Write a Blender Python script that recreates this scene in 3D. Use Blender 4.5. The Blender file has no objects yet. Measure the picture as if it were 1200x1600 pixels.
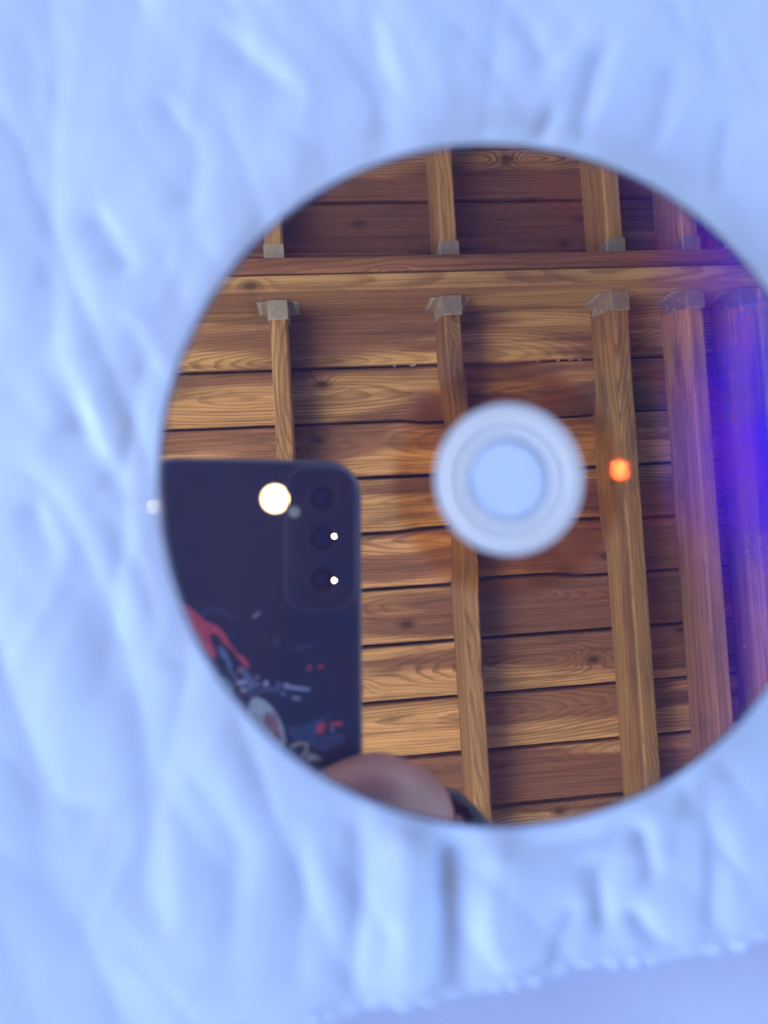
import bpy, bmesh, math, random
import numpy as np
from mathutils import Matrix, Vector, Euler
R_ = math.radians
random.seed(7)
SC = bpy.context.scene
COL = SC.collection

# ------------------------------------------------------------------ camera
CAM_H = 0.1169                       # lens height over the mirror face of the disc
RC = Matrix(((0.99586679, -0.00170442, -0.09080988),
             (-0.00170442, 0.99929715, -0.03744737),
             (0.09080988, 0.03744737, 0.99516394)))
LENS_MX = Matrix.Translation((0, 0, CAM_H)) @ RC.to_4x4()
cd = bpy.data.cameras.new("camera")
cd.sensor_fit = 'VERTICAL'; cd.sensor_height = 36.0; cd.sensor_width = 27.0
cd.lens = 36.0 * 1063 / 1600
cd.clip_start = 0.004; cd.clip_end = 1000
cd.dof.use_dof = True; cd.dof.focus_distance = 0.95
cd.dof.aperture_fstop = 8.6; cd.dof.aperture_blades = 0
cam = bpy.data.objects.new("camera", cd); COL.objects.link(cam)
cam.matrix_world = LENS_MX
SC.camera = cam

# ------------------------------------------------------------------ daylight
SUN_EL, SUN_AZ = R_(50), R_(250)     # azimuth clockwise from +Y: low in the west (-X)
W = bpy.data.worlds.new("World"); SC.world = W; W.use_nodes = True
wn = W.node_tree.nodes; wl = W.node_tree.links
sky = wn.new('ShaderNodeTexSky'); sky.sky_type = 'NISHITA'; sky.sun_disc = False
sky.sun_elevation = SUN_EL; sky.sun_rotation = SUN_AZ
sky.air_density = 1.0; sky.dust_density = 0.6; sky.ozone_density = 2.0
wl.new(sky.outputs[0], wn['Background'].inputs[0]); wn['Background'].inputs[1].default_value = 0.066
sl = bpy.data.lights.new("sun", 'SUN'); sl.energy = 5.0; sl.angle = R_(0.5); sl.color = (1, .93, .82)
so = bpy.data.objects.new("sun", sl); COL.objects.link(so)
sd = Vector((math.sin(SUN_AZ) * math.cos(SUN_EL), math.cos(SUN_AZ) * math.cos(SUN_EL), math.sin(SUN_EL)))
so.rotation_euler = (-sd).to_track_quat('-Z', 'Y').to_euler(); so.location = sd * 20
SC.view_settings.view_transform = 'Standard'; SC.view_settings.look = 'None'
SC.view_settings.exposure = 4.0; SC.view_settings.gamma = 1.0
SC.cycles.use_denoising = True
SC.cycles.max_bounces = 10; SC.cycles.diffuse_bounces = 5; SC.cycles.glossy_bounces = 6
SC.cycles.transparent_max_bounces = 8
SC.cycles.sample_clamp_indirect = 12.0
SC.cycles.caustics_reflective = False; SC.cycles.caustics_refractive = False

# ------------------------------------------------------------------ helpers
class NT:
    def __init__(s, name):
        s.m = bpy.data.materials.new(name); s.m.use_nodes = True
        s.t = s.m.node_tree; s.t.nodes.clear()
        s.out = s.t.nodes.new('ShaderNodeOutputMaterial')
    def n(s, typ, **kw):
        nd = s.t.nodes.new('ShaderNode' + typ)
        for k, v in kw.items(): setattr(nd, k, v)
        return nd
    def put(s, sock, v):
        if hasattr(v, 'is_output') or isinstance(v, bpy.types.NodeSocket): s.t.links.new(v, sock)
        elif v is not None: sock.default_value = v
    def math(s, op, a, b=None, c=None, clamp=False):
        nd = s.n('Math', operation=op); nd.use_clamp = clamp
        for i, v in enumerate((a, b, c)):
            if v is not None: s.put(nd.inputs[i], v)
        return nd.outputs[0]
    def vec(s, op, a, b=None, out=0):
        nd = s.n('VectorMath', operation=op); s.put(nd.inputs[0], a)
        if b is not None: s.put(nd.inputs[3 if op == 'SCALE' else 1], b)
        return nd.outputs['Value'] if op in ('DOT_PRODUCT', 'LENGTH') else nd.outputs['Vector']
    def mix(s, f, a, b, mode='MIX'):
        nd = s.n('Mix', data_type='RGBA', blend_type=mode)
        s.put(nd.inputs[0], f); s.put(nd.inputs[6], a); s.put(nd.inputs[7], b)
        return nd.outputs[2]
    def ramp(s, f, stops, interp='LINEAR'):
        nd = s.n('ValToRGB'); cr = nd.color_ramp; cr.interpolation = interp
        while len(cr.elements) < len(stops): cr.elements.new(0.5)
        for e, (p, c) in zip(cr.elements, stops): e.position = p; e.color = (*c, 1)
        s.put(nd.inputs[0], f); return nd.outputs[0]
    def noise(s, v, scale, detail=2, rough=.5, out='Fac', dist=0):
        nd = s.n('TexNoise'); s.put(nd.inputs['Vector'], v); nd.inputs['Scale'].default_value = scale
        nd.inputs['Detail'].default_value = detail; nd.inputs['Roughness'].default_value = rough
        nd.inputs['Distortion'].default_value = dist
        return nd.outputs[out]
    def comb(s, x, y, z):
        nd = s.n('CombineXYZ')
        for i, v in enumerate((x, y, z)): s.put(nd.inputs[i], v)
        return nd.outputs[0]
    def sep(s, v):
        nd = s.n('SeparateXYZ'); s.put(nd.inputs[0], v); return nd.outputs
    def bump(s, h, strength, dist):
        nd = s.n('Bump'); s.put(nd.inputs['Height'], h); nd.inputs['Strength'].default_value = strength
        nd.inputs['Distance'].default_value = dist; return nd.outputs[0]
    def pbr(s, col, rough=.5, metal=0, normal=None, spec=.5, **kw):
        nd = s.n('BsdfPrincipled')
        s.put(nd.inputs['Base Color'], col if not isinstance(col, tuple) else (*col, 1))
        s.put(nd.inputs['Roughness'], rough); s.put(nd.inputs['Metallic'], metal)
        s.put(nd.inputs['Specular IOR Level'], spec)
        if normal is not None: s.put(nd.inputs['Normal'], normal)
        for k, v in kw.items(): s.put(nd.inputs[k], v)
        s.t.links.new(nd.outputs[0], s.out.inputs[0]); return nd
    def obj(s): return s.n('TexCoord').outputs['Object']
    def rnd(s): return s.n('ObjectInfo').outputs['Random']

def link(name, me, mat=None, parent=None, loc=None, rot=None):
    o = bpy.data.objects.new(name, me); COL.objects.link(o)
    if mat and not me.materials: me.materials.append(mat)
    if parent: o.parent = parent
    if loc is not None: o.location = loc
    if rot is not None: o.rotation_euler = rot
    if name in ('deck_board', 'joist', 'beam_ply', 'rim_board', 'post'): o['seed'] = [random.random() for _ in range(3)]
    return o
def bm_link(name, bm, mat, parent=None, smooth=False, **kw):
    me = bpy.data.meshes.new(name); bm.normal_update(); bm.to_mesh(me); bm.free()
    if smooth:
        for p in me.polygons: p.use_smooth = True
    return link(name, me, mat, parent, **kw)
def thing(name, label, cat, group=None):
    o = bpy.data.objects.new(name, None); o.empty_display_size = .02; COL.objects.link(o)
    return tag(o, label, cat, group)
def tag(o, label=None, cat=None, group=None, kind=None):
    for k, v in (('label', label), ('category', cat), ('group', group), ('kind', kind)):
        if v: o[k] = v
    return o
def box(bm, c, d, bev=0.0, seg=2):
    r = bmesh.ops.create_cube(bm, size=1, matrix=Matrix.Translation(c) @ Matrix.Diagonal((*d, 1)))
    if bev:
        es = {e for v in r['verts'] for e in v.link_edges}
        bmesh.ops.bevel(bm, geom=list(es), offset=bev, segments=seg, profile=.5, affect='EDGES')
def lathe(prof, n=96, close=False):
    bm = bmesh.new(); rings = []
    for r, z in prof:
        rings.append([bm.verts.new((r * math.cos(2 * math.pi * k / n), r * math.sin(2 * math.pi * k / n), z)) for k in range(n)])
    m = len(rings)
    for i in range(m if close else m - 1):
        a, b = rings[i], rings[(i + 1) % m]
        for k in range(n):
            bm.faces.new((a[k], a[(k + 1) % n], b[(k + 1) % n], b[k]))
    bmesh.ops.recalc_face_normals(bm, faces=bm.faces)
    return bm
def disc_cap(r0, rr, z0, n=48):      # closed dome/lens shape
    bm = lathe(rr, n); return bm
def tube(path, rad, n=8, closed=False):
    bm = bmesh.new(); rings = []; P = [Vector(p) for p in path]; L = len(P)
    for i, p in enumerate(P):
        a = P[i - 1] if (i or closed) else p; b = P[(i + 1) % L] if (i < L - 1 or closed) else p
        t = (b - a).normalized(); u = t.cross(Vector((0, 0, 1)))
        if u.length < 1e-4: u = t.cross(Vector((0, 1, 0)))
        u.normalize(); v = t.cross(u)
        r = rad[i] if isinstance(rad, (list, tuple)) else rad
        rings.append([bm.verts.new(p + (u * math.cos(q) + v * math.sin(q)) * r) for q in (2 * math.pi * k / n for k in range(n))])
    for i in range(L if closed else L - 1):
        a, b = rings[i], rings[(i + 1) % L]
        for k in range(n): bm.faces.new((a[k], a[(k + 1) % n], b[(k + 1) % n], b[k]))
    if not closed:
        bm.faces.new(rings[0][::-1]); bm.faces.new(rings[-1])
    bmesh.ops.recalc_face_normals(bm, faces=bm.faces)
    return bm

# ------------------------------------------------------------------ materials
def wood(name, early, late, heart, ring=.0075, knots=True, heart_amt=.55, stain=.25):
    s = NT(name)
    at = s.n('Attribute', attribute_type='OBJECT', attribute_name='seed'); rnd, r2, r3 = s.sep(at.outputs['Vector'])[:3]
    o = s.sep(s.obj())
    x = s.math('ADD', o[0], s.math('MULTIPLY', rnd, 37.0))
    p = s.comb(x, s.math('ADD', o[1], s.math('MULTIPLY', r2, 3.0)), s.math('ADD', o[2], s.math('MULTIPLY', r3, 3.0)))
    # pith of the log: somewhere beside / above the board, wandering along it
    wob = s.n('TexNoise', noise_dimensions='1D'); s.put(wob.inputs['W'], x); wob.inputs['Scale'].default_value = 1.3
    wob.inputs['Detail'].default_value = 1.5
    wv = s.math('SUBTRACT', wob.outputs['Fac'], .5)
    py = s.math('ADD', o[1], s.math('MULTIPLY_ADD', r2, .12, -.06))
    pz = s.math('ADD', o[2], s.math('ADD', s.math('MULTIPLY_ADD', r3, .05, .012), s.math('MULTIPLY', wv, .11)))
    st = s.n('Mapping'); s.put(st.inputs[0], p); st.inputs['Scale'].default_value = (2.2, 17, 17)
    w1 = s.math('SUBTRACT', s.noise(st.outputs[0], 1.0, 3, .55), .5)
    r = s.math('SQRT', s.math('ADD', s.math('MULTIPLY', py, py), s.math('MULTIPLY', pz, pz)))
    r = s.math('ADD', r, s.math('MULTIPLY', w1, .022))
    kd = None
    if knots:
        km = s.n('Mapping'); s.put(km.inputs[0], p); km.inputs['Scale'].default_value = (3.6, 6.5, 0.01)
        vo = s.n('TexVoronoi', voronoi_dimensions='2D'); s.put(vo.inputs['Vector'], km.outputs[0]); vo.inputs['Scale'].default_value = 1.0
        d = s.math('DIVIDE', vo.outputs['Distance'], 1.0)
        sel = s.math('GREATER_THAN', s.sep(vo.outputs['Color'])[0], .60)
        g = s.math('EXPONENT', s.math('MULTIPLY', s.math('MULTIPLY', d, d), -42.0))
        g = s.math('MULTIPLY', g, sel)
        r = s.math('ADD', r, s.math('MULTIPLY', g, .024))
        kd = s.math('MULTIPLY', s.sep(s.ramp(s.math('ADD', d, s.math('MULTIPLY', w1, .09)), [(.035, (1, 1, 1)), (.058, (.55, .55, .55)), (.085, (.35, .35, .35)), (.12, (0, 0, 0))]))[0], sel)
    fr = s.math('FRACT', s.math('DIVIDE', r, ring))
    band = s.ramp(fr, [(0, (0, 0, 0)), (.42, (.12, .12, .12)), (.72, (.85, .85, .85)), (.86, (1, 1, 1)), (.95, (.25, .25, .25)), (1, (0, 0, 0))], 'EASE')
    # the strength of the late wood varies over the board
    lm = s.n('Mapping'); s.put(lm.inputs[0], p); lm.inputs['Scale'].default_value = (1.1, 9, 9)
    big = s.noise(lm.outputs[0], 1.0, 3, .5)
    amt = s.ramp(big, [(.3, (.18, .18, .18)), (.72, (1, 1, 1))])
    fm = s.n('Mapping'); s.put(fm.inputs[0], p); fm.inputs['Scale'].default_value = (6, 260, 260)
    fib = s.noise(fm.outputs[0], 1.0, 3, .6)
    hm = s.n('Mapping'); s.put(hm.inputs[0], p); hm.inputs['Scale'].default_value = (.8, 8, 8); hm.inputs['Location'].default_value = (9, 4, 2)
    ht = s.ramp(s.math('ADD', s.noise(hm.outputs[0], 1.0, 2, .5), s.math('MULTIPLY', w1, .25)),
                [(.46, (0, 0, 0)), (.54, (1, 1, 1))], 'EASE')
    base = s.mix(s.math('MULTIPLY', ht, heart_amt), (*early, 1), (*heart, 1))
    col = s.mix(s.math('MULTIPLY', band, amt), base, (*late, 1))
    sk = s.n('Mapping'); s.put(sk.inputs[0], p); sk.inputs['Scale'].default_value = (1.6, 75, 75); sk.inputs['Location'].default_value = (3, 8, 5)
    col = s.mix(.8, col, s.ramp(s.noise(sk.outputs[0], 1.0, 4, .6), [(.32, (.50, .44, .42)), (.5, (.98, .98, .98)), (.72, (1.22, 1.2, 1.16))]), 'MULTIPLY')
    col = s.mix(.55, col, s.ramp(fib, [(.25, (.38, .35, .33)), (.62, (1.12, 1.12, 1.12))]), 'MULTIPLY')
    sm = s.n('Mapping'); s.put(sm.inputs[0], p); sm.inputs['Scale'].default_value = (3, 14, 14)
    stn = s.ramp(s.noise(sm.outputs[0], 1.0, 4, .65), [(.55, (0, 0, 0)), (.72, (1, 1, 1))])
    col = s.mix(s.math('MULTIPLY', stn, stain), col, (.045, .035, .022, 1))
    val = s.math('MULTIPLY_ADD', r3, .55, .72)
    hsv = s.n('HueSaturation'); s.put(hsv.inputs['Color'], col); s.put(hsv.inputs['Value'], val)
    s.put(hsv.inputs['Hue'], s.math('MULTIPLY_ADD', r2, .014, .507)); hsv.inputs['Saturation'].default_value = 1.0
    col = hsv.outputs[0]
    if kd is not None: col = s.mix(s.math('MULTIPLY', kd, .9), col, (.035, .017, .01, 1))
    bp = s.bump(s.math('ADD', s.math('MULTIPLY', band, .5), fib), .35, .0012)
    s.pbr(col, .62, 0, bp, .35)
    return s.m
M = {}
M['board'] = wood('pine_board', (.52, .31, .148), (.110, .052, .027), (.205, .098, .058), ring=.0070, heart_amt=.95, stain=.55)
M['joist'] = wood('pine_joist', (.44, .27, .130), (.150, .075, .037), (.21, .11, .058), ring=.0062, heart_amt=.5, stain=.7)
M['beam'] = wood('pine_beam', (.47, .305, .145), (.22, .115, .058), (.19, .088, .050), ring=.012, heart_amt=.62, stain=.25)
M['beam_red'] = wood('pine_beam_red', (.33, .172, .092), (.125, .056, .033), (.22, .098, .055), ring=.009, heart_amt=.8, stain=.25)

s = NT('galvanised'); nz = s.noise(s.obj(), 60, 2)
s.pbr(s.ramp(nz, [(.3, (.40, .42, .39)), (.7, (.50, .51, .48))]), .36, .72, s.bump(nz, .05, .001)); M['zinc'] = s.m
s = NT('nail_head'); s.pbr((.5, .5, .47), .4, .8); M['nail'] = s.m
s = NT('black_blocker'); s.pbr(s.ramp(s.noise(s.obj(), 8, 3), [(.3, (.006, .006, .007)), (.7, (.014, .014, .016))]), .85); M['blocker'] = s.m
s = NT('bounce_paving')
g1 = s.noise(s.obj(), .8, 5, .6); g2 = s.noise(s.obj(), 40, 3)
s.pbr(s.mix(.35, s.ramp(g1, [(.3, (.52, .46, .38)), (.7, (.64, .57, .48))]), s.ramp(g2, [(.3, (.48, .42, .35)), (.7, (.68, .62, .53))])), .9, 0, s.bump(g2, .3, .01)); M['ground'] = s.m

s = NT('bare_soil'); g1 = s.noise(s.obj(), .6, 5, .6)
s.pbr(s.ramp(g1, [(.3, (.028, .026, .016)), (.7, (.05, .044, .028))]), .95); M['soil'] = s.m
def cloth_mat(name, c1, c2, weave=.12):
    s = NT(name); o = s.obj(); p = s.sep(o)
    wx = s.math('SINE', s.math('MULTIPLY', p[0], 9000)); wy = s.math('SINE', s.math('MULTIPLY', p[1], 9000))
    nz = s.noise(o, 40, 4, .6)
    s.pbr(s.ramp(nz, [(.3, c1), (.7, c2)]), .85, 0, s.bump(s.math('MULTIPLY', wx, wy), weave, .0002), .2,
          **{'Sheen Weight': .15})
    return s.m
M['cloth'] = cloth_mat('white_cotton', (.475, .605, .92), (.515, .645, .95))
M['cover'] = cloth_mat('lavender_cotton', (.48, .575, .90), (.51, .605, .93))
s = NT('hem_thread'); s.pbr(s.ramp(s.noise(s.obj(), 900, 2), [(.3, (.66, .76, .93)), (.7, (.74, .83, .96))]), .7); M['thread'] = s.m
s = NT('painted_table'); s.pbr(s.ramp(s.noise(s.obj(), 14, 4), [(.3, (.26, .20, .14)), (.7, (.36, .28, .20))]), .5); M['table'] = s.m

# --- optical disc: mirror face, two reflective zones, and the grating of the track
V_EYE = Vector((0, 0, -CAM_H))
FLASH_C = Vector((-.01585, .01324, 0))                  # flash lamp in the phone's frame
FLASH_W = LENS_MX @ FLASH_C
def disc_mirror():
    s = NT('disc_mirror'); o = s.obj(); p = s.sep(o)
    rad = s.vec('LENGTH', s.comb(p[0], p[1], 0))
    t = s.vec('NORMALIZE', s.comb(p[0], p[1], 0)); tp = s.sep(t)
    a = s.comb(s.math('MULTIPLY', tp[1], -1), tp[0], 0)
    geo = s.n('NewGeometry')
    V = geo.outputs['Incoming']
    L = s.vec('NORMALIZE', s.vec('SUBTRACT', tuple(FLASH_W), geo.outputs['Position']))
    H = s.vec('ADD', V, L)
    u = s.math('MULTIPLY', s.vec('DOT_PRODUCT', H, t), -1)      # path difference along the radius
    w = s.vec('DOT_PRODUCT', H, a)
    # zones: plain band between hub and tracks has an amber reflective layer
    wbl = s.math('MULTIPLY', s.math('SUBTRACT', s.noise(s.vec('SCALE', o, 90.0), 1.0, 3), .5), .02)
    zone0 = s.ramp(s.math('DIVIDE', rad, .06), [(.30, (1, 1, 1)), (.37, (0, 0, 0))], 'EASE')
    zone = s.ramp(s.math('ADD', s.math('DIVIDE', rad, .06), wbl), [(.315, (1, 1, 1)), (.368, (0, 0, 0))], 'EASE')
    an = s.noise(s.comb(s.math('MULTIPLY', tp[0], 2), s.math('MULTIPLY', tp[1], 2), 0), 1.3, 2)
    amber = s.mix(s.ramp(an, [(.3, (0, 0, 0)), (.7, (1, 1, 1))]), (.88, .66, .25, 1), (.46, .31, .16, 1))
    tint = s.mix(zone, (.86, .83, .85, 1), amber)
    gl = s.n('BsdfGlossy'); gl.inputs['Roughness'].default_value = 0.0; s.put(gl.inputs['Color'], tint)
    # plain band is very slightly dished
    nrm = s.vec('NORMALIZE', s.vec('ADD', (0, 0, 1), s.vec('SCALE', t, s.math('MULTIPLY', zone0, .0035))))
    s.put(gl.inputs['Normal'], nrm)
    # track pitch 740 nm: wavelength = 740*u/order
    k = s.math('MULTIPLY', u, 740.0 / 1000.0)
    spec = [(.0, (0, 0, 0)), (.368, (0, 0, 0)), (.408, (.06, .0, .45)), (.445, (.03, .0, 1.)), (.475, (0, .2, .8)), (.52, (0, .5, .15)),
            (.575, (.55, .45, 0)), (.62, (.9, .22, 0)), (.66, (.7, .03, 0)), (.71, (0, 0, 0))]
    c1 = s.ramp(k, spec); c2 = s.ramp(s.math('MULTIPLY', k, .5), spec)
    inner = s.math('SUBTRACT', 1, zone)
    g2 = s.math('EXPONENT', s.math('MULTIPLY', s.math('MULTIPLY', w, w), -7.5))
    g1 = s.math('EXPONENT', s.math('MULTIPLY', s.math('MULTIPLY', w, w), -90.0))
    g2 = s.math('MULTIPLY', g2, s.math('MULTIPLY_ADD', s.noise(s.comb(s.math('MULTIPLY', tp[0], 9), s.math('MULTIPLY', tp[1], 9), s.math('MULTIPLY', rad, 14)), 1.0, 3), 1.0, .5))
    s.put(gl.inputs['Color'], s.mix(s.math('MULTIPLY', g2, s.math('MULTIPLY', s.sep(c2)[2], 1.0), None, True), tint, (.22, .13, .26, 1)))
    d2 = s.n('BsdfDiffuse'); s.put(d2.inputs['Color'], s.vec('SCALE', c2, s.math('MULTIPLY', g2, .62)))
    d1 = s.n('BsdfDiffuse'); s.put(d1.inputs['Color'], s.vec('SCALE', c1, s.math('MULTIPLY', s.math('MULTIPLY', g1, .10), inner)))
    # first order image of the lamp, seen through the grating
    tl = s.n('BsdfGlossy'); tl.inputs['Roughness'].default_value = 0.02; tl.inputs['Color'].default_value = (.05, .0048, .0014, 1)
    s.put(tl.inputs['Normal'], s.vec('NORMALIZE', s.vec('ADD', (0, 0, 1), s.vec('SCALE', t, -.523))))
    def add(a, b):
        n = s.n('AddShader'); s.t.links.new(a, n.inputs[0]); s.t.links.new(b, n.inputs[1]); return n.outputs[0]
    hz = s.n('BsdfDiffuse'); hz.inputs['Color'].default_value = (.011, .011, .032, 1)     # bluish veil over dark reflections, put in as diffuse colour
    sh = add(add(add(gl.outputs[0], d2.outputs[0]), add(d1.outputs[0], tl.outputs[0])), hz.outputs[0])
    s.t.links.new(sh, s.out.inputs[0]); return s.m
M['mirror'] = disc_mirror()
def clear(name, white, frost):
    s = NT(name)
    tr = s.n('BsdfTransparent'); tr.inputs[0].default_value = (.985, .99, 1, 1)
    df = s.n('BsdfDiffuse'); df.inputs[0].default_value = (*white, 1)
    gl = s.n('BsdfGlossy'); gl.inputs['Roughness'].default_value = .06
    fr = s.n('Fresnel'); fr.inputs[0].default_value = 1.5
    m1 = s.n('MixShader'); m1.inputs[0].default_value = frost
    s.t.links.new(tr.outputs[0], m1.inputs[1]); s.t.links.new(df.outputs[0], m1.inputs[2])
    m2 = s.n('MixShader'); s.t.links.new(fr.outputs[0], m2.inputs[0])
    s.t.links.new(m1.outputs[0], m2.inputs[1]); s.t.links.new(gl.outputs[0], m2.inputs[2])
    s.t.links.new(m2.outputs[0], s.out.inputs[0]); return s.m
M['hub'] = clear('clear_polycarbonate', (.63, .69, .87), .85)
M['ringp'] = clear('frosted_polycarbonate', (.68, .73, .86), .85)
M['edge'] = clear('shaded_edge', (.07, .08, .17), .75)  # dark tint holds the shadow and mirror side seen at the edge

# --- phone
s = NT('phone_case'); nz = s.noise(s.obj(), 60, 4)
s.pbr(s.ramp(nz, [(.3, (.007, .010, .032)), (.7, (.010, .014, .041))]), .42, 0, s.bump(s.noise(s.obj(), 1500, 2), .05, .0002), .4); M['case'] = s.m
s = NT('phone_glass'); s.pbr((.018, .021, .048), .3, 0, None, .3); M['glass'] = s.m
s = NT('lens_ring'); s.pbr((.022, .022, .045), .2, 0, None, .35); M['lring'] = s.m
s = NT('lens_glass'); s.pbr((.007, .007, .020), .1, 0, None, .06); M['lens'] = s.m
s = NT('lens_core'); s.pbr((.018, .024, .062), .15, 0, None, .1); M['core'] = s.m
s = NT('case_lip'); s.pbr((.055, .06, .11), .2); M['lip'] = s.m
s = NT('flash_lamp'); em = s.n('Emission'); em.inputs[1].default_value = 1.0
fp = s.sep(s.obj()); fr = s.math('DIVIDE', s.vec('LENGTH', s.comb(fp[0], fp[1], 0)), .0050)
s.put(em.inputs[0], s.ramp(fr, [(0, (16, 14.5, 11)), (.54, (14, 12, 8)), (.68, (2.2, 1.6, .75)), (.86, (.35, .24, .10)), (1, (.06, .05, .03))]))  # amber outer stops draw the lamp's glow into its emission
s.t.links.new(em.outputs[0], s.out.inputs[0]); M['flash'] = s.m
s = NT('sensor_window'); s.pbr((.40, .40, .26), .35); M['sensor'] = s.m
s = NT('phone_screen'); s.pbr((.01, .01, .012), .05); M['screen'] = s.m
def ink(name, c, v=.25):
    s = NT(name); nz = s.noise(s.obj(), 260, 4, .65)
    s.pbr(s.ramp(nz, [(.3, tuple(q * (1 - v) for q in c)), (.7, tuple(min(1, q * (1 + v)) for q in c))]), .4); return s.m
INK = {'red': ink('red_ink', (.70, .07, .075)), 'slate': ink('slate_ink', (.12, .165, .25)), 'salmon': ink('salmon_ink', (.36, .17, .16)),
       'teal': ink('teal_ink', (.09, .24, .22)), 'grey': ink('grey_ink', (.42, .44, .48), .3), 'pale': ink('pale_ink', (.42, .46, .40), .2),
       'maroon': ink('maroon_ink', (.30, .12, .13), .5), 'haze': ink('blue_ink', (.028, .058, .115), .35), 'cream': ink('cream_ink', (.48, .43, .30)),
       'navy': ink('navy_ink', (.03, .045, .09), .3), 'dk': ink('dark_ink', (.02, .022, .035))}
# --- skin, sleeve
s = NT('skin'); o = s.obj(); nz = s.noise(o, 55, 4, .6); fine = s.noise(o, 900, 3)
s.pbr(s.ramp(nz, [(.3, (.20, .085, .068)), (.7, (.255, .112, .088))]), .5, 0, s.bump(fine, .18, .0006), .4,
      **{'Subsurface Weight': .08, 'Subsurface Radius': (.006, .002, .001)}); M['skin'] = s.m
s = NT('nail_plate'); s.pbr((.45, .26, .22), .3); M['fingernail'] = s.m
s = NT('dark_knit'); o = s.obj(); wv = s.n('TexWave'); s.put(wv.inputs[0], o); wv.inputs['Scale'].default_value = 260
s.pbr(s.ramp(s.noise(o, 300, 3), [(.3, (.012, .017, .022)), (.7, (.025, .034, .042))]), .9, 0, s.bump(wv.outputs['Fac'], .5, .001)); M['knit'] = s.m

# ------------------------------------------------------------------ ground
bm = bmesh.new()
bmesh.ops.create_grid(bm, x_segments=8, y_segments=8, size=400)
tag(bm_link('ground', bm, M['soil'], loc=(0, 0, -.764)), 'bare brown ground around the raised deck', kind='structure')
bm = bmesh.new(); box(bm, (-1.65, -1.45, -.80), (1.7, 2.7, .08), .004)  # added slab, shaped to throw sunlight from the left onto the joists
tag(bm_link('bounce_slab', bm, M['ground']), 'pale slab added on the ground to bounce sun onto the deck underside', kind='structure')

# ------------------------------------------------------------------ deck overhead
TILT = .057
deck = thing('wooden_deck', 'underside of a pine deck with joists, beam and metal hangers, mirrored in the disc', 'deck')
deck.rotation_euler = (0, 0, TILT)
ZB = 1.75 - CAM_H            # face of the boards
ZJ = 1.61 - CAM_H            # underside of the joists
ZM = 1.56 - CAM_H            # underside of the beam
X0, X1, Y0, Y1 = -2.3, 3.6, -1.75, 4.2
# boards: run along X, pitch 144.5 mm
def board_mesh(name, L, wd, th, bev=.003):
    bm = bmesh.new(); box(bm, (0, 0, 0), (L, wd, th), bev, 1)
    me = bpy.data.meshes.new(name); bm.normal_update(); bm.to_mesh(me); bm.free(); return me
bme = board_mesh('deck_board', X1 - X0, .1352, .026)
bme.materials.append(M['board'])
k0 = math.floor((Y0 - .437) / .1445) + 1
y = .437 + k0 * .1445
i = 0
while y + .1445 < Y1:
    o = link('deck_board', bme, None, deck, (0.5 * (X0 + X1) + random.uniform(-.01, .01), y + .07225 + random.uniform(-.0006, .0006), ZB + .013 + random.uniform(-.0008, .0008)),
             (0, 0, random.uniform(-.0007, .0007)))
    y += .1445; i += 1
# joists, both sides of the beam
JW = .041
lefts = [-.095 - .42 * q for q in range(5, 0, -1)] + [-.095, .325, .748, .944, 1.085, 1.50, 1.92, 2.34, 2.76, 3.18]
FY, MY, BY = .571, .612, .653       # beam: front face, joint of the plies, back face
jm_low = board_mesh('joist', FY - .004 - Y0, JW, ZB - ZJ - .002, .004); jm_up = board_mesh('joist', Y1 - BY - .004, JW, ZB - ZJ - .002, .004)
for me in (jm_low, jm_up): me.materials.append(M['joist'])
zc = (ZB + ZJ) / 2 - .001
# hanger: seat, two side plates, two toothed flanges
def hanger_mesh():
    bm = bmesh.new(); w = JW / 2 + .0016; t = .0016
    box(bm, (0, -.0255, -.0012), (2 * w + 2 * t, .047, t), .0007, 1)
    for sx in (-1, 1):
        # side plate, slanting free edge
        pts = [(-.049, .0), (-.001, .0), (-.001, .118), (-.030, .118)]
        a = [bm.verts.new((sx * w, q, z)) for q, z in pts]; b = [bm.verts.new((sx * (w + t), q, z)) for q, z in pts]
        bm.faces.new(a); bm.faces.new(b[::-1])
        for n_ in range(4): bm.faces.new((a[n_], b[n_], b[(n_ + 1) % 4], a[(n_ + 1) % 4]))
        # flange on the beam with stepped outer edge
        prof = [(0, .004), (.010, .012)]
        for q in range(5):
            z = .014 + q * .021; prof += [(.029, z + .002), (.029, z + .012), (.021, z + .016)]
        prof += [(0, .120)]
        a = [bm.verts.new((sx * (w + xx), -.0010, z)) for xx, z in prof]; b = [bm.verts.new((sx * (w + xx), -.0028, z)) for xx, z in prof]
        bm.faces.new(a); bm.faces.new(b[::-1]); n = len(a)
        for n_ in range(n): bm.faces.new((a[n_], b[n_], b[(n_ + 1) % n], a[(n_ + 1) % n]))
    bmesh.ops.recalc_face_normals(bm, faces=bm.faces)
    me = bpy.data.meshes.new('joist_hanger'); bm.to_mesh(me); bm.free(); me.materials.append(M['zinc']); return me
hm = hanger_mesh()
def nail_mesh(r=.0042, h=.002):
    bm = lathe([(0.0001, -h), (r * .8, -h), (r, -h * .4), (r, 0)], 10)
    me = bpy.data.meshes.new('nail_head'); bm.to_mesh(me); bm.free(); me.materials.append(M['nail']); return me
nm = nail_mesh()
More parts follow.
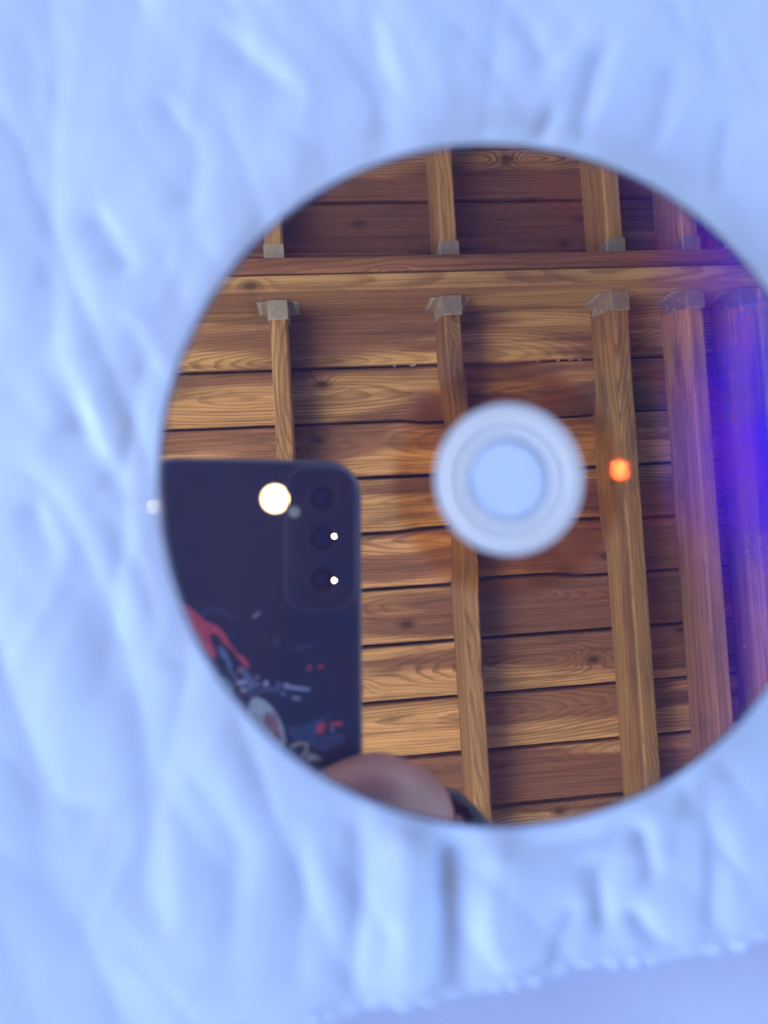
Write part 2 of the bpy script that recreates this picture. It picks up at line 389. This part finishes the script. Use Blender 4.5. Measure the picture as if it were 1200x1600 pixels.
for x in lefts:
    xc = x + JW / 2
    jit = random.uniform(-.002, .002)
    link('joist', jm_low, None, deck, (xc, (Y0 + FY - .004) / 2, zc), (0, 0, 0)).rotation_euler = (0, 0, 0)
    link('joist', jm_up, None, deck, (xc + jit, (Y1 + BY + .004) / 2, zc))
    if x > 1.4: continue
    h = link('joist_hanger', hm, None, deck, (xc, FY - .0005, ZJ - .0004))
    h2 = link('joist_hanger', hm, None, deck, (xc + jit, BY + .0005, ZJ - .0004), (0, 0, math.pi))
    if x > -.2:
        for hh in (h, h2):
            for sx in (-1, 1):
                for (yy, zz) in ((-.016, .035), (-.034, .060), (-.018, .092)):
                    link('nail_head', nm, None, hh, (sx * (JW / 2 + .0033), yy, zz), (0, sx * math.pi / -2 + (math.pi if False else 0), 0))
                for zz in (.024, .045, .066, .087):
                    link('nail_head', nm, None, hh, (sx * (JW / 2 + .022), -.003, zz), (-math.pi / 2, 0, 0))
# boards run along local X: joist meshes are long in X, so turn them
for o in list(deck.children):
    if o.name.split('.')[0] == 'joist': o.rotation_euler = (0, 0, math.pi / 2)
# doubled rim board outside the fifth joist, with nails
rim = link('rim_board', board_mesh('rim_board', FY - .004 - Y0, .064, ZB - ZJ + .006, .003), M['joist'], deck,
           (1.128 + .034, (Y0 + FY - .004) / 2, zc - .006), (0, 0, math.pi / 2))
for yy, zz in ((.36, .045), (.14, .085), (-.10, .05), (-.35, .09), (-.62, .05)):
    link('nail_head', nm, None, deck, (1.0846, yy, ZJ + zz), (0, -math.pi / 2 + math.pi, 0))
# beam of two plies
for yc, dz, bmat in (((FY + MY) / 2 - .001, 0, 'beam'), ((MY + BY) / 2 + .001, .004, 'beam_red')):
    link('beam_ply', board_mesh('beam_ply', X1 - X0 - .02, .0375, ZB - ZM - .006, .0035), M[bmat], deck, ((X0 + X1) / 2, yc, (ZB + ZM) / 2 - .002 + dz), (0, 0, 0))
# black sheet added over the boards to block sky in the gaps; posts
bm = bmesh.new(); box(bm, ((X0 + X1) / 2, 0, ZB + .034), (X1 - X0 - .01, Y1 - Y0 - .02, .006))
bm_link('gap_blocker', bm, M['blocker'], deck)
for xx in (X0 + .1, X1 - .1):
    for yy in (Y0 + .1, (FY + BY) / 2, Y1 - .1):
        top = ZM if abs(yy - .61) < .1 else ZJ
        o = link('post', board_mesh('post', top + .76 - .004, .1, .1, .004), M['joist'], deck, (xx, yy, (top - .76) / 2 - .001), (0, math.pi / 2, 0))
# pale chips whose colour stands in for sky light in the gaps
s = NT('sky_glimpse'); s.pbr((.55, .53, .48), .6); M['glimpse'] = s.m
for xx, yy, ln in ((.262, .4375, .016), (.214, .4370, .007), (.122, -.1515, .011), (.60, .4375, .008), (.655, .4372, .010), (.69, .4375, .012), (.715, .437, .009)):
    bm = bmesh.new(); box(bm, (0, 0, 0), (ln, .005, .003), .0012, 1)
    bm_link('sky_glimpse', bm, M['glimpse'], deck, loc=(xx, yy, ZB + .006), rot=(.3, .1, .05))

# ------------------------------------------------------------------ table and smooth cover
tbl = thing('table', 'wooden table hidden under the pale cloths', 'table')
bm = bmesh.new(); box(bm, (0, 0, -.0235), (.9, .7, .024), .003); bm_link('tabletop', bm, M['table'], tbl)
for sx in (-1, 1):
    for sy in (-1, 1):
        bm = bmesh.new(); box(bm, (sx * .40, sy * .30, -.398), (.05, .05, .722), .003); bm_link('leg', bm, M['table'], tbl)

# value noise
def vnoise(X, Y, seed):
    rs = np.random.RandomState(seed); T = rs.rand(256, 256)
    xi = np.floor(X).astype(int); yi = np.floor(Y).astype(int); fx = X - xi; fy = Y - yi
    fx = fx * fx * fx * (fx * (fx * 6 - 15) + 10); fy = fy * fy * fy * (fy * (fy * 6 - 15) + 10)
    a = T[xi & 255, yi & 255]; b = T[(xi + 1) & 255, yi & 255]; c = T[xi & 255, (yi + 1) & 255]; d = T[(xi + 1) & 255, (yi + 1) & 255]
    return (a * (1 - fx) + b * fx) * (1 - fy) + (c * (1 - fx) + d * fx) * fy
def grid_obj(name, X, Y, Z, mat):
    n, m = X.shape
    co = np.stack([X, Y, Z], -1).reshape(-1, 3)
    idx = np.arange(n * m).reshape(n, m)
    f = np.stack([idx[:-1, :-1], idx[:-1, 1:], idx[1:, 1:], idx[1:, :-1]], -1).reshape(-1, 4)
    me = bpy.data.meshes.new(name)
    me.vertices.add(len(co)); me.vertices.foreach_set('co', co.astype(np.float32).ravel())
    me.loops.add(f.size); me.loops.foreach_set('vertex_index', f.astype(np.int32).ravel())
    me.polygons.add(len(f)); me.polygons.foreach_set('loop_start', np.arange(0, f.size, 4, dtype=np.int32))
    me.polygons.foreach_set('loop_total', np.full(len(f), 4, np.int32))
    me.polygons.foreach_set('use_smooth', np.ones(len(f), bool))
    me.update(calc_edges=True); me.validate()
    return link(name, me, mat)
gx, gy = np.meshgrid(np.linspace(-.49, .49, 220), np.linspace(-.39, .39, 180))
hz = -.0090 + .0016 * vnoise(gx * 22 + 40, gy * 14 + 40, 3) + .0006 * vnoise(gx * 70 + 40, gy * 50 + 40, 5)
over = np.maximum(np.maximum(np.abs(gx) - .452, np.abs(gy) - .352), 0)
hz = hz - over * 5.0
cov = grid_obj('table_cover', gx, gy, hz, M['cover'])
tag(cov, 'smooth lavender cloth showing past the scalloped edge of the crumpled cloth', 'cloth')

# ------------------------------------------------------------------ crumpled cloth with scalloped hem
DX, DY = .03286, .01020              # disc centre
NX, NY = 520, 470
cx = np.linspace(-.20, .20, NX)
hem0 = -.0830 + .114 * cx + .0004 * np.sin(cx * 140 + 1)
per = .0041
scal = np.abs(np.sin(math.pi * cx / per + .9 * np.sin(cx * 210))) * (.75 + .25 * np.sin(cx * 333 + 2))
hem = hem0 - .0009 - .0018 * scal + .0018   # scallops
v = np.linspace(0, 1, NY) ** 1.15
X = np.repeat(cx[None, :], NY, 0); Y = hem[None, :] + v[:, None] * (.21 - hem[None, :])
X = X + .0009 * (vnoise(X * 60 + 10, Y * 60 + 10, 8) - .5)
def fold(ax, ay, bx, by, wd, h, skew=.5):
    """soft pleat from a to b (mm), wd half width, h height; skew makes one flank steeper"""
    ax, ay, bx, by, wd, h = (q * .001 for q in (ax, ay, bx, by, wd, h))
    dx, dy = bx - ax, by - ay; L = math.hypot(dx, dy); ux, uy = dx / L, dy / L
    t = ((X - ax) * ux + (Y - ay) * uy) / L; d = -(X - ax) * uy + (Y - ay) * ux
    d = d + .0012 * (vnoise(X * 90 + 5, Y * 90 + 5, 21) - .5) * 2
    e = np.clip(np.minimum(t, 1 - t) / .28, 0, 1); e = e * e * (3 - 2 * e)
    q = np.where(d > 0, d / (wd * skew * 2), -d / (wd * (1 - skew) * 2))
    return (h if h > 0 else h * .8) * e * np.exp(-q * q * (1.6 if h > 0 else .75))
wx = X + .012 * (vnoise(X * 18 + 3, Y * 18 + 7, 31) - .5); wy = Y + .012 * (vnoise(X * 18 + 9, Y * 18 + 2, 32) - .5)
def ridged(ang, fx_, fy_, seed):
    c_, s_ = math.cos(ang), math.sin(ang)
    U = (wx * c_ + wy * s_) * fx_ + 50; V_ = (-wx * s_ + wy * c_) * fy_ + 50
    n_ = vnoise(U, V_, seed); return 1 - np.abs(2 * n_ - 1)
lft = 1 / (1 + np.exp((X - .012) / .012))       # left of the disc folds lean, right of it they stand
def billow(*q): return 1 - ridged(*q)
Z = (.0022 * billow(R_(22), 58, 17, 41) ** .8 * lft + .0021 * billow(R_(-4), 62, 14, 42) ** .8 * (1 - .35 * lft)
     + .0009 * billow(R_(36), 110, 40, 43) ** .8 + .0004 * ridged(R_(-20), 190, 80, 44)
     + .0022 * vnoise(wx * 30 + 20, wy * 16 + 20, 45))
for a in ((-30, 79, -21, 66, 2.4, -1.8, .3), (-21.5, 69, -25, 55, 2.2, -1.5, .4), (-41, 58, -31, 45, 2.5, -1.9, .3), (-48, 52, -45, 26, 2.4, -1.4, .4), (-46, 32, -41, 16, 2.4, -1.5, .4),
          (-23, 93, -2, 76, 2.8, -1.7, .35), (-45, 24, -33, 6, 2.6, -1.8, .3), (-50, 8, -43, -5, 2.4, -1.6, .35), (-53, 90, -47, 62, 2.6, -1.3, .4), (-36, 40, -26, 24, 2.4, -1.2, .3),
          (-42, -2, -33, -30, 2.8, -1.3, .35), (-50, -30, -44, -62, 3, -1.2, .45), (-30, -34, -27, -70, 2.6, -1.2, .45), (-14, -46, -17, -80, 2.4, -1.3, .45),
          (55, 96, 48, 79, 2.0, -2.0, .5), (48.6, 84, 47, 70, 1.8, -1.6, .5), (44, 82, 37, 68, 1.5, -1.5, .5), (36, 99, 43, 86, 2.0, -1.5, .4), (66, 93, 62, 72, 2.2, -1.5, .5),
          (79, 82, 73, 62, 2.2, -1.5, .5), (26, 99, 24, 74, 1.8, -1.2, .5), (8, 99, 13, 76, 2.0, -1.2, .45), (72, 102, 76, 86, 2, -1.3, .5),
          (15.5, -44, 16, -84, 5.4, 2.2, .55), (22.9, -45, 23.0, -84, 2.9, -3.8, .45), (31, -46, 31, -84, 4.4, 2.0, .5), (7.6, -46, 5, -84, 2.2, -2.0, .5),
          (56, -50, 60, -64, 1.8, -1.8, .5), (47, -56, 52, -72, 1.9, -1.9, .5), (46, -64, 38, -79, 1.9, -2.2, .5), (56, -65, 61, -75, 1.5, -2.0, .45), (66, -40, 64, -60, 2.0, -1.4, .5),
          (72, -52, 70, -74, 2.0, -1.5, .5), (-3, -48, -5, -82, 2.2, -1.5, .5)):
    Z = Z + fold(*a)
Z = Z * .64
Z = Z - Z.mean()
# settle on the table towards the hem, lie flat under the disc
dh = np.clip((Y - hem0[None, :]) / .016, 0, 1)
rd = np.hypot(X - DX, Y - DY)
k = np.clip((rd - .0586) / .0085, 0, 1); k = k * k * (3 - 2 * k)
base = -.0030 - .0009 * (1 - dh)
Zc = base + np.clip(Z, -.0034, .0065) * (.62 + .38 * dh)
flat = -.0022 + Z * .12
Z = flat * (1 - k) + Zc * k
Z = np.where(rd < .0616, np.minimum(Z, -.00145), Z)
# ease anything that would climb over the rim
Z = np.minimum(Z, -.0014 + np.clip(rd - .0606, 0, 1) * .55)
# it puffs up through the hole of the hub
Z = np.where(rd < .0074, -.0002 - .8 * np.clip(rd - .0069, 0, 1), Z)
# rolled, corded hem
ed = (Y - hem[None, :])
Z = Z + (.0007 * scal[None, :] ** 2) * np.exp(-((ed - .0010) / .0007) ** 2)
Z = np.maximum(Z, -.0066)
cl = grid_obj('crumpled_cloth', X, Y, Z, M['cloth'])
sol = cl.modifiers.new('thickness', 'SOLIDIFY'); sol.thickness = .0004; sol.offset = -1
tag(cl, 'crumpled pale blue white cloth with scalloped edge, lying under the mirror disc', 'cloth')

# ------------------------------------------------------------------ the disc
disc = thing('optical_disc', 'shiny mirror faced optical disc with a clear hub, lying on the crumpled cloth', 'disc')
disc.location = (DX, DY, 0)
N = 256
bm = lathe([(.0134, -.0011), (.0134, 0), (.0597, 0), (.0597, -.0011)], N, True); bm_link('mirror_surface', bm, M['mirror'], disc)
bm = lathe([(.0597, -.0012), (.0597, .00002), (.0602, .00004), (.0606, -.0003), (.0606, -.0010), (.0603, -.0012)], N, True)
bm_link('outer_rim', bm, M['edge'], disc, smooth=True)
bm = lathe([(.0075, -.0011), (.0075, -.0002), (.0078, .00004), (.0134, .00004), (.0134, -.0011)], 160, True)
bm_link('clear_hub', bm, M['hub'], disc)
bm = lathe([(.0111 + .0007 * math.cos(q), -.0001 + .00042 * math.sin(q)) for q in (2 * math.pi * j / 14 for j in range(14))], 128, True)
bm_link('stacking_ring', bm, M['ringp'], disc, smooth=True)
bm = lathe([(.0086 + .0003 * math.cos(q), -.0001 + .00025 * math.sin(q)) for q in (2 * math.pi * j / 10 for j in range(10))], 128, True)
s = NT('amber_tint'); s.pbr((.62, .65, .77), .3); M['tint'] = s.m
bm_link('hole_edge', bm, M['tint'], disc, smooth=True)

# added facet, tilted to make the glint on the rim
s = NT('rim_glint_mirror'); s.pbr((.05, .05, .055), .0, 1, None, .0); M['rim_glint'] = s.m
P = Vector((-.0281, .0052, .0002)); nv = ((Vector((0, 0, CAM_H)) - P).normalized() + (FLASH_W - P).normalized()).normalized()
mx = nv.to_track_quat('Z', 'Y').to_matrix().to_4x4(); mx.translation = P - Vector((DX, DY, 0))
bm = bmesh.new(); bmesh.ops.create_cone(bm, cap_ends=True, segments=16, radius1=.0002, radius2=.00018, depth=.0004, matrix=mx)
bm_link('rim_glint_facet', bm, M['rim_glint'], disc)

# ------------------------------------------------------------------ the phone (frame: X right, Y up, Z away from the disc, mm)
ph = thing('phone', 'dark phone in a printed case held face up above the disc, flash lit', 'phone')
ph.matrix_world = LENS_MX
mm = .001
PX0, PX1, PY0, PY1 = -60.5, 14.15, -124.0, 27.0
def rrect(x0, y0, x1, y1, r, n=10):
    pts = []
    for (cx_, cy_, a0) in ((x1 - r, y1 - r, 0), (x0 + r, y1 - r, 90), (x0 + r, y0 + r, 180), (x1 - r, y0 + r, 270)):
        for q in range(n + 1):
            a = R_(a0 + 90 * q / n); pts.append((cx_ + r * math.cos(a), cy_ + r * math.sin(a)))
    return pts
def loft(sections, cap=True):
    bm = bmesh.new(); rings = [[bm.verts.new((x * mm, y * mm, z * mm)) for x, y in pts] for pts, z in sections]
    n = len(rings[0])
    for a, b in zip(rings, rings[1:]):
        for k in range(n): bm.faces.new((a[k], a[(k + 1) % n], b[(k + 1) % n], b[k]))
    if cap: bm.faces.new(rings[0]); bm.faces.new(rings[-1])
    bmesh.ops.recalc_face_normals(bm, faces=bm.faces); return bm
sec = []
for q in range(7):
    a = R_(90 * q / 6); ins = 2.4 * (1 - math.sin(a)); sec.append((rrect(PX0 + ins, PY0 + ins, PX1 - ins, PY1 - ins, 12.5 - ins), .6 + 2.4 * (1 - math.cos(a))))
for q in range(1, 5):
    a = R_(90 * q / 4); ins = 1.2 * (1 - math.cos(a)); sec.append((rrect(PX0 + ins, PY0 + ins, PX1 - ins, PY1 - ins, 12.5 - ins), 9.0 + 1.2 * math.sin(a)))
bm_link('case', loft(sec), M['case'], ph)
bm_link('screen', loft([(rrect(PX0 + 3, PY0 + 3, PX1 - 3, PY1 - 3, 9.5), 10.1), (rrect(PX0 + 3, PY0 + 3, PX1 - 3, PY1 - 3, 9.5), 10.35)]), M['screen'], ph)
# raised lip round the cameras
isl = rrect(-12.2, -24.6, 11.6, 24.3, 7.5, 12)
bm = tube([(x * mm, y * mm, .62 * mm) for x, y in isl], .38 * mm, 8, True); bm_link('camera_lip', bm, M['lip'], ph, smooth=True)
bm_link('camera_plate', loft([(rrect(-11.8, -24.2, 11.2, 23.9, 7.2), .56), (rrect(-11.8, -24.2, 11.2, 23.9, 7.2), .9)]), M['case'], ph)
for ly, cr in ((13.6, 2.2), (-.3, 2.7), (-14.2, 2.2)):
    def lat(prof, n=48):
        b = lathe([(r * mm, z * mm) for r, z in prof], n); return b
    o = bm_link('lens_ring', lathe([((4.55 + .55 * math.cos(q)) * mm, (.52 + .32 * math.sin(q)) * mm) for q in (2 * math.pi * j / 12 for j in range(12))], 64, True), M['lring'], ph, smooth=True, loc=(0, ly * mm, 0))
    b = lat([(.001, .47), (2.0, .475), (4.0, .50), (4.4, .52)]); bm_link('lens_glass', b, M['lens'], o, smooth=True)
    b = lat([(.001, .455), (cr * .6, .458), (cr, .466)]); bm_link('lens_core', b, M['core'], o, smooth=True)
s = NT('glint_facet'); s.pbr((.80, .62, .36), .0, 1); M['facet'] = s.m
INV = LENS_MX.inverted(); EV = INV @ V_EYE; FV = INV @ Vector((FLASH_W.x, FLASH_W.y, -FLASH_W.z))
for (fx_, fy_, sy) in ((4.25, .45, 1.0), (4.25, -14.6, 1.15)):     # facets added and tilted to make the lens glints
    P = Vector((fx_ * mm, fy_ * mm, .10 * mm)); nv = ((EV - P).normalized() + (FV - P).normalized()).normalized()
    mx = nv.to_track_quat('Z', 'Y').to_matrix().to_4x4(); mx.translation = P
    bm = bmesh.new()
    bmesh.ops.create_cone(bm, cap_ends=True, segments=20, radius1=.32 * mm, radius2=.28 * mm, depth=.3 * mm, matrix=mx @ Matrix.Diagonal((.8, sy, 1, 1)))
    bm_link('glint_facet', bm, M['facet'], ph)
b = lathe([(.0001 * mm, .30 * mm), (2.6 * mm, .34 * mm), (4.0 * mm, .46 * mm), (5.0 * mm, .60 * mm)], 40)
bm_link('flash_lamp', b, M['flash'], ph, smooth=True, loc=(FLASH_C.x, FLASH_C.y, 0))
b = lathe([(.0001 * mm, .40 * mm), (1.6 * mm, .43 * mm), (1.95 * mm, .57 * mm)], 32)
bm_link('sensor_window', b, M['sensor'], ph, smooth=True, loc=(-.00937, .00872, 0))
ART = {
'bluehaze': ('haze', [(-12.2, -63.4), (-7.7, -63.1), (-3.2, -61.9), (3.7, -58.9), (4.6, -59.2), (-0.9, -62.3), (-2.0, -66.7), (5.4, -66.0), (8.6, -66.7), (7.2, -69.5), (0.8, -71.9), (-3.2, -70.0), (-8.8, -68.0)]),
'navyarc': ('navy', [(-39.7, -25.1), (-37.8, -23.5), (-35.3, -23.1), (-32.6, -24.2), (-29.8, -26.2), (-27.5, -27.1), (-27.8, -27.7), (-30.3, -26.7), (-33.1, -24.8), (-35.6, -23.8), (-37.5, -24.2), (-39.1, -25.8)]),
'fine1': ('navy', [(-15.7, -33.6), (-14.0, -33.0), (-14.6, -35.9), (-16.3, -36.9)]),
'fine2': ('navy', [(-11.2, -37.4), (-3.2, -35.9), (-2.0, -36.3), (-7.8, -38.0)]),
'red': ('red', [(-50.5, -16.0), (-45.7, -20.6), (-43.5, -22.8), (-38.6, -27.4), (-34.4, -29.4), (-32.2, -31.7), (-30.2, -35.4), (-27.7, -38.6), (-25.8, -39.7), (-24.2, -42.0), (-24.6, -43.5), (-26.2, -41.7), (-28.0, -39.4), (-30.2, -36.5), (-32.3, -35.1), (-33.8, -32.5), (-35.8, -31.3), (-37.0, -31.9), (-36.6, -34.1), (-34.9, -37.5), (-35.0, -40.0), (-36.8, -38.6), (-40.1, -34.0), (-44.0, -27.3), (-48.8, -22.2)]),
'slate': ('slate', [(-34.4, -35.6), (-32.4, -36.5), (-30.2, -40.4), (-29.6, -43.8), (-27.6, -46.6), (-28.5, -47.2), (-30.4, -44.3), (-31.6, -40.9), (-33.5, -38.7)]),
'slate2': ('slate', [(-26.3, -43.1), (-24.6, -44.5), (-22.4, -47.4), (-19.6, -48.9), (-22.9, -50.2), (-24.8, -51.5), (-24.6, -49.0), (-26.3, -45.6)]),
'salmon': ('salmon', [(-27.7, -43.0), (-26.2, -42.8), (-25.5, -43.7), (-26.8, -43.9), (-26.6, -45.3), (-27.7, -44.4)]),
'tealblob': ('teal', [(-36.4, -46.3), (-33.4, -45.3), (-30.7, -46.5), (-29.0, -48.8), (-28.7, -51.0), (-30.6, -52.5), (-35.4, -50.6)]),
'rod': ('grey', [(-12.8, -48.9), (-11.2, -48.6), (-10.9, -49.5), (-4.0, -50.7), (-4.0, -51.5), (-11.1, -50.5), (-12.7, -50.0)]),
'b1': ('grey', [(-19.2, -47.7), (-17.9, -47.7), (-17.8, -49.1), (-19.2, -49.2)]),
'b2': ('slate', [(-15.4, -47.9), (-14.0, -48.5), (-13.5, -50.0), (-14.8, -49.6)]),
'b3': ('slate', [(-13.7, -51.6), (-11.7, -51.4), (-12.0, -52.9), (-13.4, -52.8)]),
'b4': ('grey', [(-10.0, -53.0), (-7.7, -53.5), (-6.9, -54.3), (-9.4, -54.1)]),
'l1': ('slate', [(-19.6, -49.2), (-14.0, -50.2), (-14.0, -50.6), (-19.8, -49.7)]),
'l2': ('slate', [(-24.6, -52.0), (-19.0, -50.4), (-13.0, -51.2), (-13.0, -51.5), (-19.0, -50.9), (-24.2, -52.5)]),
'bd1': ('grey', [(-28.5, -47.4), (-25.4, -47.1), (-24.7, -48.4), (-27.6, -48.7)]),
'bd2': ('pale', [(-27.1, -49.4), (-25.1, -49.8), (-25.1, -51.5), (-26.5, -50.8)]),
'egg': ('pale', [(-24.0, -55.1), (-23.2, -53.2), (-21.5, -52.9), (-19.0, -53.9), (-16.5, -56.3), (-14.5, -59.4), (-12.8, -63.4), (-11.9, -67.9), (-13.3, -69.8), (-19.8, -66.3), (-24.3, -59.6)]),
'em': ('maroon', [(-19.0, -58.7), (-17.9, -57.6), (-15.6, -60.5), (-13.9, -63.9), (-13.0, -67.3), (-14.5, -66.4), (-17.8, -62.6), (-19.2, -60.9)]),
'eh': ('maroon', [(-17.0, -56.8), (-15.6, -58.8), (-13.9, -62.8), (-14.5, -62.8), (-16.3, -59.3)]),
'ring': ('cream', [(-10.5, -69.3), (-8.8, -68.5), (-6.6, -68.1), (-4.6, -68.7), (-4.4, -70.5), (-5.7, -73.2), (-6.8, -72.9), (-5.4, -70.5), (-5.5, -69.3), (-7.4, -68.9), (-9.7, -69.8)]),
'cream': ('cream', [(-4.3, -71.9), (-2.0, -72.6), (-0.0, -74.1), (-2.6, -74.5), (-5.1, -74.1)]),
'r1': ('red', [(-4.3, -42.9), (-3.6, -42.7), (-3.9, -44.1), (-4.6, -45.3), (-4.8, -44.1)]),
'r2': ('red', [(-1.2, -43.5), (0.2, -42.8), (0.3, -43.8), (-0.9, -44.2)]),
'r3': ('red', [(-2.0, -64.2), (-1.2, -62.6), (0.8, -62.1), (1.1, -63.5), (0.3, -65.4), (-1.4, -65.8)]),
'r4': ('red', [(2.6, -62.4), (6.9, -62.2), (7.1, -63.1), (5.5, -63.4), (2.9, -63.3)]),
'd1': ('pale', [(-21.8, -46.0), (-21.2, -45.9), (-21.0, -46.8), (-21.7, -46.9)]),
'd2': ('grey', [(3.1, -64.2), (3.9, -64.2), (4.0, -65.2), (3.1, -65.1)]),
'g1': ('grey', [(-23.1, -26.5), (-20.9, -24.8), (-20.6, -25.1), (-22.6, -26.9)]),
'hole1': ('dk', [(-41.0, -28.2), (-40.5, -27.9), (-40.3, -28.5), (-40.8, -28.8)]),
'hole2': ('dk', [(-37.6, -30.0), (-37.0, -29.6), (-36.7, -30.3), (-37.3, -30.7)]),
}
by = {}
for q, (nm_, (ik, pts)) in enumerate(ART.items()): by.setdefault(ik, []).append((q, pts))
for ik, lst in by.items():
    bm = bmesh.new()
    for q, pts in lst:
        z = (.585 - q * .0022) * mm
        a = [bm.verts.new((x * mm, y * mm, z)) for x, y in pts]; b = [bm.verts.new((x * mm, y * mm, .62 * mm)) for x, y in pts]
        bm.faces.new(a); n = len(a)
        for k in range(n): bm.faces.new((a[k], b[k], b[(k + 1) % n], a[(k + 1) % n]))
    bmesh.ops.recalc_face_normals(bm, faces=bm.faces)
    bm_link(ik_name := {'haze': 'blue_print', 'navy': 'navy_print', 'dk': 'dark_print'}.get(ik, ik + '_print'), bm, INK[ik], ph)

# ------------------------------------------------------------------ the hand (same frame, mm)
person = thing('person', 'right hand in a dark sleeve gripping the lower half of the phone', 'person')
person.matrix_world = LENS_MX
def skin_mesh(name, verts, edges, root, mat, parent, sub=2):
    me = bpy.data.meshes.new(name)
    me.from_pydata([tuple(c * mm for c in v[:3]) for v in verts], edges, []); me.update()
    o = link(name, me, mat, parent)
    sk = o.modifiers.new('Skin', 'SKIN'); sk.use_smooth_shade = True; sk.branch_smoothing = .6
    if not me.skin_vertices:
        bpy.context.view_layer.objects.active = o
    for sv, v in zip(me.skin_vertices[0].data, verts):
        sv.radius = (v[3] * mm, v[3] * mm); sv.use_root = False
    me.skin_vertices[0].data[root].use_root = True
    sb = o.modifiers.new('Sub', 'SUBSURF'); sb.levels = sub; sb.render_levels = sub
    return o
hv = [(96, -186, 74, 27), (77, -156, 52, 22), (59, -136, 36, 18), (47, -118, 24, 17),            # forearm, wrist, palm 0-3
      (35.5, -94, 8, 13), (16, -79.3, -11, 11.8), (-8, -87, -11, 9.4), (-29, -97, -7.5, 7.6),    # index 4-7
      (40, -112, 8, 12), (13, -104, -12, 10.6), (-14, -109, -11, 9.2), (-36, -116, -7.5, 7.6),   # middle 8-11
      (42, -126, 10, 11.5), (14, -123, -11.5, 10), (-12, -127, -11, 8.8), (-32, -131, -6, 7.2),  # ring 12-15
      (46, -138, 14, 10.5), (22, -142, -4, 8.8), (2, -143, -2, 7.6), (-12, -140, 2, 6.6),        # little 16-19
      (50, -122, 34, 13), (28, -104, 24, 10.5), (4, -90, 21, 9.5), (-16, -80, 18.5, 7.8)]           # thumb 20-23
he = [(0, 1), (1, 2), (2, 3), (3, 4), (4, 5), (5, 6), (6, 7), (3, 8), (8, 9), (9, 10), (10, 11), (3, 12), (12, 13), (13, 14), (14, 15),
      (2, 16), (16, 17), (17, 18), (18, 19), (3, 20), (20, 21), (21, 22), (22, 23)]
skin_mesh('hand', hv, he, 2, M['skin'], person)
for tip, prev, dz in ((7, 6, -1), (11, 10, -1), (15, 14, -1), (19, 18, -1), (23, 22, 1)):
    a = Vector(hv[prev][:3]); b = Vector(hv[tip][:3]); r = hv[tip][3]
    d = (b - a).normalized(); nrm = Vector((0, 0, dz)); nrm = (nrm - d * nrm.dot(d)).normalized(); sdv = d.cross(nrm)
    mx = Matrix((sdv * r * .62, d * r * .8, nrm * r * .22)).transposed().to_4x4(); mx.translation = b + nrm * r * .86 + d * r * .1
    bm = bmesh.new(); bmesh.ops.create_uvsphere(bm, u_segments=16, v_segments=10, radius=1, matrix=mx)
    bmesh.ops.scale(bm, vec=(mm, mm, mm), verts=bm.verts); bm_link('fingernail', bm, M['fingernail'], person, smooth=True)
# sleeve
P0, P1 = Vector((42, -115, 28)), Vector((140, -262, 140))
ax = (P1 - P0)
path = []; rad = []
for q in range(13):
    f = q / 12; path.append(tuple((P0 + ax * f) * mm)); rad.append((21.5 + 18 * f + (1.6 if q < 2 else 0) + .9 * math.sin(q * 2.3)) * mm)
bm = tube(path, rad, 32)
caps = [f for f in bm.faces if len(f.verts) > 4]
bmesh.ops.delete(bm, geom=caps, context='FACES_ONLY')
o = bm_link('sleeve', bm, M['knit'], person, smooth=True)
sl_ = o.modifiers.new('thickness', 'SOLIDIFY'); sl_.thickness = .0025
